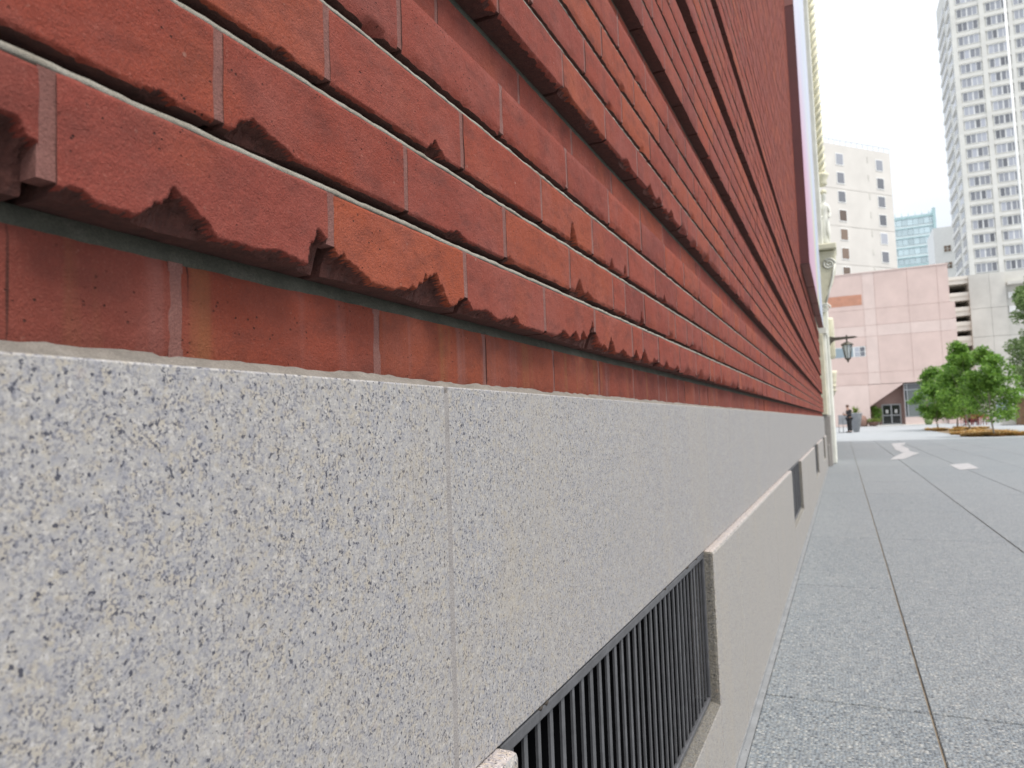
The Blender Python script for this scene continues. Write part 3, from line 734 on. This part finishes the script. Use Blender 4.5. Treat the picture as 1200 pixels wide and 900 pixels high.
for x0, x1 in ((5.86, 6.0), (6.1, 7.3), (7.4, 8.4), (8.5, 9.4)):
    for z0, z1 in ((.88, 2.38), (2.48, 3.5)):
        s = MB(); s.box(x0-2, x1-2, .46, .49, z0, z1); s.build('shop_pane', SHOPG if x0 > 5.9 else DARKG, sf)
    s = MB(); s.box(x0-2, x1-2, .46, .49, 3.6, 4.12); s.build('shop_pane', PANE, sf)
kbox('dado_wall', 5.75, 9.5, PY+.45, PY+.62, 0, .78, PINK2)
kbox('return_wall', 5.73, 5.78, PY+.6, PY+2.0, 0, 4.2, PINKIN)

# ------------------------------------------------------------------ white hotel block behind the pink one
wt = thing('white_block', 'white apartment block with small square windows rising behind the pink building', 'building', (1.2, 115, 0), math.atan2(6.2, 5.55))
def wbox(name, s0, s1, d0, d1, z0, z1, mt, par=None):
    s = MB(); s.box(s0, s1, d0, d1, z0, z1); return s.build(name, mt, par or wt)
bands = [0, 12, 17.9, 23.65, 29.4, 35.1, 41.9]
for a, b in zip(bands[:-1], bands[1:]): wbox('wall', -7, 11.7, 0, 12, a+.04, b-.04, WHITEB)
wbox('wall_joint', -6.95, 11.65, .05, 11.9, 0, 41.8, CONC)
def win(s0, z1, w, h, mt):
    f_ = wbox('window', s0, s0+w, -.06, .0-.002, z1-h, z1, WHITEP)
    wbox('pane', s0+.12, s0+w-.12, -.085, -.062, z1-h+.14, z1-.12, mt, f_)
for r_ in range(12):
    z1 = 40.55-r_*2.87
    win(0, z1, 1.62, 1.85, PANEB if r_ >= 3 else PANE); win(8.35, z1, 1.62, 1.85, PANE)
    if r_ % 1 == 0: wbox('slit_vent', 6.62, 6.86, -.05, -.002, z1-.75, z1+.15, CONC)
rl = wbox('roof_railing', -7, 11.7, .05, .1, 42.55, 42.65, ALU)
for i in range(17): wbox('railing_post', -6.9+i*1.16, -6.84+i*1.16, .05, .1, 41.86, 42.55, ALU, rl)

# ------------------------------------------------------------------ teal glass block far behind
tb = thing('glass_block', 'teal glass office block with pale bands far behind the pink building', 'building', (22, 260, 0))
s = MB(); s.box(-9, 8.4, 0, 14, 0, 65.2); s.build('wall', TEALW, tb)
for r_ in range(8):
    z = 62.6-r_*3.2
    for i in range(11):
        s = MB(); x0 = -8.9+i*1.57; s.box(x0, x0+1.45, -.2, -.01, z-.2, z+1.75); s.build('glass_panel', TEALG, tb)
    s = MB(); s.box(-9, 8.4, -.3, -.02, z+1.85, z+2.15 if r_ not in (0, 5) else z+2.7); s.build('floor_band', TEALD, tb)
s = MB(); s.box(7.7, 8.5, -.5, 13, 60, 67); s.build('corner_fin', TEALD, tb)
for i in range(9):
    s = MB(); s.tube([(-8.5+i*1.9, .1, 65.2), (-8.5+i*1.9, .1, 66.6)], .1, 5); s.build('roof_post', TEALD, tb)

# ------------------------------------------------------------------ cream block behind the tower
cb2 = thing('cream_block', 'pale cream block peeping out between the pink building and the grey tower', 'building', (23, 185, 0))
s = MB(); s.box(-2.0, 9, 0, 12, 0, 43.2); s.build('wall', WHITEP, cb2)
for z in (39, 35.2, 31.4):
    for x in (-.2, 2.0):
        s = MB(); s.box(x, x+1.5, -.1, -.003, z-1.6, z); f_ = s.build('window', WHITEP, cb2)
        for (a, b) in ((.08, .7), (.8, 1.42)):
            for (c, d) in ((-1.5, -.85), (-.75, -.1)):
                s = MB(); s.box(x+a, x+b, -.13, -.102, z+c, z+d); s.build('pane', PANEB, f_)

# ------------------------------------------------------------------ grey residential tower
K = 160/130.
TX = lambda x: x*K
TZ = lambda z: EYE+(z-EYE)*K
tw = thing('residential_tower', 'tall pale concrete apartment tower with rows of four pane windows at right', 'building', (TX(19.38), 160, 0))
ox = TX(19.38)
def tbox(name, x0, x1, y0, y1, z0, z1, mt, par=None):
    s = MB(); s.box(x0-ox, x1-ox, y0-160, y1-160, z0, z1); return s.build(name, mt, par or tw)
pitch = 2.28*K; ztop0 = TZ(24.1)      # window head of the lowest visible row
NF = 21
tbox('wall', TX(19.38), TX(36), 160, 178, 0, ztop0+(NF+.4)*pitch, TOWER)
panes_mesh = None
for r_ in range(-1, NF):
    zh = ztop0+r_*pitch; hgt = 1.62
    if r_ >= 0:
        for gi, (a, b, n4) in enumerate(((20.1, 22.95, 4), (23.98, 26.75, 4), (27.6, 30.3, 4))):
            x0, x1 = TX(a), TX(b)
            wnd = tbox('window', x0, x1, 159.86, 159.998, zh-hgt-.08, zh+.06, WHITEP)
            tbox('window_head', x0-.2, x1+.2, 159.72, 159.997, zh+.07, zh+.2, TOWER)
            pw = (x1-x0)/4
            for q in range(4):
                o = tbox('pane', x0+q*pw+(.13 if q in (0, 2) else .07), x0+(q+1)*pw-(.13 if q in (1, 3) else .07), 159.83, 159.858, zh-hgt+.05, zh-.05, PANE, wnd)
        # floor band and left face
        tbox('spandrel', TX(19.38)-.06, TX(23.4), 159.8, 159.998, zh+.3, zh+.95, TOWER)
        tbox('spandrel', TX(23.55), TX(36), 159.8, 159.998, zh+.3, zh+.95, TOWER)
    sx = TX(19.38)
    if r_ >= 0:
        bal = tbox('side_bay', sx-.32, sx-.002, 161.2, 165.5, zh-hgt-.75, zh-hgt-.05, TOWER_LIT)
        tbox('side_bay', sx-.32, sx-.002, 168, 177, zh-hgt-.75, zh-hgt-.05, TOWER_LIT)
        tbox('side_window', sx-.05, sx-.002, 161.4, 165.3, zh-hgt, zh, PANE); tbox('side_window', sx-.05, sx-.002, 168.3, 176.6, zh-hgt, zh, PANE)
tbox('corner_pier', TX(19.38)-.1, TX(19.95), 159.74, 160.8, 0, ztop0+(NF+.3)*pitch, TOWER)
tbox('pier', TX(23.1), TX(23.75), 159.74, 159.997, 0, ztop0+(NF+.3)*pitch, TOWER)
tbox('pier', TX(26.9), TX(27.4), 159.74, 159.997, 0, ztop0+(NF+.3)*pitch, TOWER)

# ------------------------------------------------------------------ concrete car park at the tower's foot
gy = 88
ga = thing('concrete_garage', 'grey concrete parking structure with dark open slots between pink building and tower', 'building', (14, gy, 0))
def gbox(name, x0, x1, y0, y1, z0, z1, mt, par=None):
    s = MB(); s.box(x0-14, x1-14, y0-gy, y1-gy, z0, z1); return s.build(name, mt, par or ga)
zz = [0, 2.9, 6.0, 8.9, 11.9, 15.55]
for a, b in zip(zz[:-1], zz[1:]):
    for x0, x1 in ((12.88, 14.7), (14.72, 16.1)): gbox('wall_panel', x0, x1, gy, gy+9, a+.015, b-.015, CONC)
    gbox('wall_panel', 16.12, 26, gy+.3, gy+9, a+.015, b-.015, CONC)
gbox('wall_joint', 12.95, 26, gy+.5, gy+8.8, 0, 15.4, MORTAR_D)
for z0, z1 in ((14.78, 15.6), (12.98, 13.85), (11.35, 12.28), (9.75, 10.72), (8.1, 9.15), (6.5, 7.5), (4.9, 5.9), (3.2, 4.3)):
    d = gbox('deck', 10.4, 12.875, gy+.4, gy+8, z0, z1, CONCL)
    gbox('deck_edge', 10.4, 12.872, gy+.3, gy+.399, (z0+z1)/2+.04, z1-.02, CONCL, d)
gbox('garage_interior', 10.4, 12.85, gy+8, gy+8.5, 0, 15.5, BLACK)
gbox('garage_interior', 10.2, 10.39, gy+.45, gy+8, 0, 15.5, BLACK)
gbox('canopy', 16.2, 22, gy-.5, gy+.298, 14.1, 14.4, CONC)
for z in (12.75, 11.3): gbox('light_panel', 16.3, 19, gy+.2, gy+.298, z, z+.62, WHITEP)

# ------------------------------------------------------------------ flagpole
fp = thing('flagpole', 'thin white flagpole rising in front of the apartment tower', 'flagpole', (12.26, 60, 0))
s = MB(); s.tube([(0, 0, 0), (0, 0, 12), (0, 0, 36)], [.11, .085, .055], 10); s.build('pole', WHITEP, fp)
s = MB(); s.lathe([(.25, 0), (.25, .12), (.16, .2), (.13, .4)], (0, 0), 14); s.build('base', ALU, fp)
s = MB(); s.lathe([(.02, 36), (.12, 36.1), (.12, 36.2), (.02, 36.32)], (0, 0), 12); s.build('finial', ALU, fp)

# ------------------------------------------------------------------ trees and plants
def leaf_cloud(mb, clumps, n, size, r_, flat=1.0):
    for _ in range(n):
        c, rad = r_.choice(clumps)
        d = Vector((r_.gauss(0, 1), r_.gauss(0, 1), r_.gauss(0, 1))).normalized()*rad*(r_.random()**.45)
        p = Vector(c)+Vector((d.x, d.y, d.z*flat))
        a = Vector((r_.gauss(0, 1), r_.gauss(0, 1), r_.gauss(0, .6))).normalized(); b = a.cross(Vector((r_.gauss(0, 1), r_.gauss(0, 1), r_.gauss(0, 1)))).normalized()
        l, w = size*r_.uniform(.7, 1.3), size*r_.uniform(.35, .6)
        mb.face([p-a*l, p+b*w, p+a*l, p-b*w])
def tree(name, label, loc, height, crown_r, z0, n, seed, leaf, size, lean=(0, 0), group=None, trunk_r=.055, shape='round'):
    r_ = random.Random(seed); t = thing(name, label, 'tree', loc, 0, group)
    mid = (z0+height)/2; top = Vector((lean[0], lean[1], z0+.35*(height-z0)))
    s = MB(); tr = [(0, 0, 0), (lean[0]*.3, lean[1]*.3, z0*.5), (lean[0]*.7, lean[1]*.7, z0), tuple(top), (lean[0]*1.1, lean[1], height*.85)]
    s.tube(tr, [trunk_r, trunk_r*.82, trunk_r*.7, trunk_r*.5, trunk_r*.15], 8)
    clumps = []; limbs = []
    for i in range(64):
        a = r_.uniform(0, 2*math.pi); u = r_.random()
        z = z0+(height-z0)*(.08+.88*u)
        prof = math.sin(math.pi*min(1, (.26+.71*u)))**.7 if shape == 'round' else (1-.5*u)
        rr = crown_r*prof*r_.uniform(.15, .9)
        c = Vector((lean[0]+rr*math.cos(a), lean[1]+rr*math.sin(a), z))
        clumps.append((c, crown_r*r_.uniform(.24, .40)*(1.1-.4*u)))
        if i < 12: limbs.append(c)
    s.build('trunk', BARK, t)
    for c in limbs:
        b = MB(); st_ = Vector((lean[0]*.8, lean[1]*.8, z0*.9+.25*(c.z-z0)))
        b.tube([st_, st_.lerp(c, .5)+Vector((0, 0, -.05)), c], [trunk_r*.4, trunk_r*.26, trunk_r*.1], 6); b.build('limb', BARK, t)
    cm = MB(); leaf_cloud(cm, clumps, n, size, r_, .8)
    cm.build('crown', leaf, t)
    return t
G_ = 'young plaza trees in the planting bed'
tree('young_tree', 'front young green tree with slender leaning trunk, rightmost in the planting bed', (5.36, 33.4, 0), 3.55, 1.12, .55, 11000, 1, LEAF, .06, (-.10, 0), G_, .04)
tree('young_tree', 'tallest young green tree in the middle of the planting bed', (6.40, 46.7, 0), 5.0, 1.5, .55, 12000, 2, LEAF, .075, (-.2, 0), G_, .055)
tree('young_tree', 'rear young green tree seen through the middle of the clump, thin pale trunk', (6.5, 52.6, 0), 4.3, 1.5, .6, 8000, 3, LEAF, .08, (.05, 0), G_, .055)
tree('young_tree', 'leftmost young green tree with lower crown beside the shopfront glass', (5.25, 50.5, 0), 3.85, 1.32, .5, 9000, 4, LEAF, .075, (-.1, 0), G_, .05)
tree('broad_tree', 'grey green broad tree at the right edge in front of the concrete garage', (8.65, 40, 0), 7.7, 1.75, 1.4, 26000, 5, LEAF2, .075, (0, 0), None, .12)
def clump_mesh(seed, n, h, leaf):
    r_ = random.Random(seed); b = MB()
    for _ in range(n):
        a = r_.uniform(0, 2*math.pi); l = h*r_.uniform(.45, 1.1); rr = .24*r_.random()**.5
        w = .012*r_.uniform(.7, 1.3); a2 = a+r_.uniform(-1, 1); d = Vector((math.cos(a2), math.sin(a2), 0)); sd = Vector((-d.y, d.x, 0))*w
        p0 = Vector((rr*math.cos(a), rr*math.sin(a), 0)); o_ = l*r_.uniform(.2, .9); p1 = p0+d*o_*.45+Vector((0, 0, l*.62)); p2 = p0+d*o_+Vector((0, 0, l*r_.uniform(.45, .95)))
        b.face([p0-sd, p0+sd, p1+sd, p1-sd]); b.face([p1-sd, p1+sd, p2])
    return b.mesh('blades', [leaf])
meshes = [clump_mesh(i, 320, .30, GRASSM) for i in range(3)]
bed = MB(); bed.face([(4.5, 33.2, -.005), (6.55, 33.2, -.005), (8.3, 54.5, -.005), (4.7, 54.5, -.005)])
structure(bed.build('planting_bed', simple('bed_soil', (.23, .16, .09), .95, .2, 4)))
spots = []
for i in range(34):
    u = rnd.random(); yy = 33.4+u*20.5; xx = rnd.uniform(4.5+.3*u, 6.4+1.5*u)
    if i < 12: xx = 4.55+i*.155; yy = 33.5+rnd.uniform(0, 1.0)
    spots.append((xx, yy))
for i, (xx, yy) in enumerate(spots):
    if 5.05 < xx < 5.3 and yy < 34.6: continue
    o = link('grass_clump', meshes[i % 3], None, (xx, yy, -.005)); sc = rnd.uniform(.8, 1.25); o.scale = (sc*1.15, sc*1.15, sc*.62); o.rotation_euler = (0, 0, rnd.uniform(0, 6))
    o['category'] = 'grass clump'
    if yy < 35: o['label'] = 'rust coloured ornamental grass clump along the front edge of the planting bed'; o['group'] = 'grass clumps at the front of the planting bed'
    else: o['label'] = 'straw coloured ornamental grass clump farther back among the thin tree trunks'; o['group'] = 'grass clumps at the back of the planting bed'

def lathe_thing(name, label, cat, loc, prof, mat, n=18):
    t = thing(name, label, cat, loc); s = MB(); s.lathe(prof, (0, 0), n); s.build('pot', mat, t); return t
t = lathe_thing('tall_planter', 'tall tapered grey planter with spiky yucca behind the standing man', 'planter', (.72, 50.5, 0), [(.16, 0), (.18, .02), (.40, 1.15), (.42, 1.2), (.38, 1.21), (.37, 1.15)], PLANTER)
r_ = random.Random(4); b = MB()
for _ in range(70):
    a = r_.uniform(0, 2*math.pi); e = r_.uniform(.15, 1.3); l = r_.uniform(.35, .6); d = Vector((math.cos(a)*math.cos(e), math.sin(a)*math.cos(e), math.sin(e)))
    sd = d.cross(Vector((0, 0, 1))).normalized()*.03; p0 = Vector((0, 0, 1.17)); b.face([p0-sd*.6, p0+d*l*.5-sd, p0+d*l, p0+d*l*.5+sd, p0+sd*.6])
b.build('yucca', LEAF3, t)
t = lathe_thing('round_planter', 'brown domed planter tub against the pink wall left of the entrance', 'planter', (1.62, 80.6, 0), [(.55, 0), (.62, .15), (.6, .7), (.45, 1.0), (.28, 1.12), (.1, 1.15)], TERRA)
t = lathe_thing('bowl_planter', 'wide brown bowl planter of yellow green foliage left of the glass doors', 'planter', (2.75, 80.6, 0), [(.28, 0), (.34, .04), (.55, .38), (.58, .42), (.5, .42)], TERRA)
b = MB(); leaf_cloud(b, [(Vector((x, y, .55)), .25) for x in (-.4, -.1, .2, .42) for y in (-.2, .2)], 500, .08, random.Random(8)); b.build('foliage', LEAF3, t)
t = thing('potted_shrub', 'dark green potted shrub inside the alcove left of the doors', 'plant', (3.15, 82.9, .06))
s = MB(); s.lathe([(.2, 0), (.28, .4), (.3, .45)], (0, 0), 14); s.build('pot', PLANTER, t); s = MB(); s.tube([(0, 0, .4), (.02, 0, 1.5)], .03, 6); s.build('stem', BARK, t)
b = MB(); leaf_cloud(b, [(Vector((.25*math.cos(i*2.1), .25*math.sin(i*2.1), .75+i*.13)), .35) for i in range(9)], 900, .09, random.Random(9)); b.build('foliage', LEAF, t)
t = thing('potted_shrub', 'small potted shrub with dark stem in front of the shopfront glass', 'plant', (7.45, 79, 0))
s = MB(); s.lathe([(.25, 0), (.36, .3), (.38, .5), (.34, .52)], (0, 0), 14); s.build('pot', LEAF2, t); s = MB(); s.tube([(0, 0, .5), (-.05, 0, 2.5)], .05, 6); s.build('stem', WOODB, t)
b = MB(); leaf_cloud(b, [(Vector((.2*math.cos(i*2.1), .2*math.sin(i*2.1), .6+i*.07)), .25) for i in range(6)], 400, .08, random.Random(10)); b.build('foliage', LEAF, t)

# ------------------------------------------------------------------ café corner beyond the trees
cbk = MB(); cbk.box(-.47, .47, 0, .9, 0, .62); o = cbk.build('concrete_block', CONCL, None, (10.94, 62, 0)); bevel_mod(o, .02)
o['label'] = 'low pale concrete planter block beside the red chairs'; o['category'] = 'planter'
gs = thing('glass_screen', 'steel framed glass screen standing behind the concrete block', 'screen', (10.95, 63.5, 0))
s = MB()
for x in (-.5, -.17, .17, .5): s.box(x-.02, x+.02, -.02, .02, 0, 1.9)
s.box(-.5, .5, -.018, .018, 1.86, 1.9); s.build('frame', ALU, gs)
for x in (-.48, -.15, .19):
    s = MB(); s.box(x, x+.29, -.006, .006, .3, 1.85); s.build('glass_panel', BLUEG, gs)
ks = thing('kiosk', 'brown timber kiosk with pale awning at the right edge of the plaza', 'kiosk', (12.1, 60, 0))
s = MB(); s.box(-.85, 1.2, 0, 1.6, 0, 2.0); s.build('body', WOODB, ks)
for i in range(6):
    s = MB(); x = -.85+i*.34; s.box(x+.01, x+.33, -.03, -.002, .05, 1.95); s.build('plank', WOODB, ks)
s = MB(); s.prism([(-1.1, 2.02), (1.4, 2.02), (1.2, 2.45), (-.7, 2.45)], -.6, 1.8); o = s.build('awning', WHITEP, ks); fix_normals(o.data)
def make_chair():
    t = thing('cafe_chair', 'x', 'chair', (0, 0, 0), 0, 'red cafe chairs behind the trees')
    s = MB(); s.box(-.21, .21, -.21, .21, .44, .47); s.build('seat', REDCH, t)
    s = MB(); s.box(-.21, .21, .19, .22, .55, .85); s.build('backrest', REDCH, t)
    for x in (-.19, .19):
        for y in (-.19, .2):
            s = MB(); s.box(x-.015, x+.015, y-.015, y+.015, 0, .44 if y < 0 else .6); s.build('leg', REDCH, t)
    return t
proto = make_chair()
for i, x in enumerate((8.5, 8.95, 9.4, 9.85, 10.2, 9.1, 9.65)):
    c = proto if i == 0 else copy_tree(proto)
    c.location = (x, 66+(.9 if i > 4 else 0)+.1*(i % 2), 0); c.rotation_euler = (0, 0, rnd.uniform(-.5, .5)+(math.pi if i % 3 == 0 else 0))
    c['label'] = 'dark red cafe chair in the row glimpsed under the tree crowns'
def make_table(x):
    t = thing('cafe_table', 'small round dark cafe table among the red chairs', 'table', (x, 66.5, 0), 0, 'cafe tables behind the trees')
    s = MB(); s.lathe([(.33, .71), (.33, .74)], (0, 0), 16); s.build('tabletop', REDCH, t); s = MB(); s.lathe([(.2, 0), (.2, .02), (.03, .05), (.03, .71)], (0, 0), 12); s.build('pedestal', IRON, t)
make_table(8.75); make_table(9.65)

# ------------------------------------------------------------------ metal stand beside the man
ms = thing('metal_stand', 'grey metal barrier panel on thin legs left of the standing man', 'barrier', (-.02, 49.6, 0))
for x in (-.25, 0, .25):
    s = MB(); s.tube([(x, 0, 0), (x, 0, 1.12)], .018, 6); s.build('leg', IRON, ms)
s = MB(); s.box(-.25, .25, -.012, .012, .5, 1.1); s.build('panel', PLANTER, ms)
s = MB(); s.box(-.32, .32, -.25, .25, .0, .02); s.build('base_plate', IRON, ms)

# ------------------------------------------------------------------ the man
pn = thing('person', 'man in dark jacket and black trousers standing with head bowed over his phone', 'person', (.33, 48.7, 0), R(-60))
# local frame: facing -y; built 1.70 m tall
V_ = [(0, 0, .93), (0, .01, 1.08), (0, .02, 1.25), (0, .01, 1.40), (0, -.03, 1.47), (0, -.07, 1.54), (0, -.09, 1.63),
      (-.17, .01, 1.37), (-.22, -.01, 1.12), (-.12, -.24, 1.10), (-.07, -.29, 1.14),
      (.17, .01, 1.37), (.22, .0, 1.12), (.13, -.23, 1.08), (.07, -.29, 1.13),
      (-.09, 0, .86), (-.10, -.01, .49), (-.11, .02, .09), (-.12, -.13, .03),
      (.09, 0, .86), (.11, .0, .49), (.13, .03, .09), (.16, -.11, .03)]
E_ = [(0, 1), (1, 2), (2, 3), (3, 4), (4, 5), (5, 6), (3, 7), (7, 8), (8, 9), (9, 10), (3, 11), (11, 12), (12, 13), (13, 14), (0, 15), (15, 16), (16, 17), (17, 18), (0, 19), (19, 20), (20, 21), (21, 22)]
Rr = [(.15, .11), (.145, .105), (.16, .115), (.11, .085), .055, .075, .08, .055, .046, .036, .03, .055, .046, .036, .03, .085, .062, .042, .035, .085, .062, .042, .035]
skin_obj('body', V_, E_, Rr, SKIN, pn)
jr = [(.178, .14), (.17, .13), (.185, .14), (.13, .105), .066, .03, .03, .072, .062, .052, .03, .072, .062, .052, .03]
idx = [0, 1, 2, 3, 4, 7, 8, 9, 11, 12, 13]; mpd = {v: i for i, v in enumerate(idx)}
jv = [V_[i] for i in idx]; je = [(mpd[a], mpd[b]) for a, b in E_ if a in mpd and b in mpd]; jv[mpd[0]] = (0, 0, .86); jv[mpd[4]] = (0, -.02, 1.44)
skin_obj('jacket', jv, je, [jr[i] if i < 5 else jr[i] for i in idx], SHIRT, pn)
idx = [0, 15, 16, 17, 19, 20, 21]; mpd = {v: i for i, v in enumerate(idx)}
tv = [V_[i] for i in idx]; te = [(mpd[a], mpd[b]) for a, b in E_ if a in mpd and b in mpd]
skin_obj('trousers', tv, te, [(.165, .125), .11, .085, .075, .11, .085, .075], SUIT, pn)
for x in (-.12, .15):
    s = MB(); s.lathe([(.045, 0), (.055, .02), (.05, .06), (.02, .09)], (0, 0), 10); o = s.build('shoe', PHONE, pn, (x, -.06, 0)); o.scale = (.95, 2.3, 1)
s = MB(); s.lathe([(.078, 1.58), (.094, 1.63), (.09, 1.68), (.06, 1.725), (.02, 1.74)], (0, -.055), 14); s.build('hair', HAIR, pn)
for sx in (-1, 1):      # hands round the phone: palm, four fingers, thumb
    hv = [(sx*.075, -.285, 1.135), (sx*.05, -.315, 1.15)]; he = [(0, 1)]; hr = [.03, .028]
    for q in range(4):
        z = 1.185-q*.02; a = len(hv); hv += [(sx*.045, -.335, z), (sx*.02, -.362+q*.002, z+.01), (-sx*.002, -.358, z+.012)]; he += [(1, a), (a, a+1), (a+1, a+2)]; hr += [.0095, .0088, .008]
    a = len(hv); hv += [(sx*.04, -.300, 1.18), (sx*.022, -.312, 1.205)]; he += [(0, a), (a, a+1)]; hr += [.011, .009]
    skin_obj('hand', hv, he, hr, SKIN, pn, 1)
s = MB(); s.box(-.036, .036, -.346, -.338, 1.13, 1.27); s.build('phone_case', PHONE, pn)
bpy.context.view_layer.update()
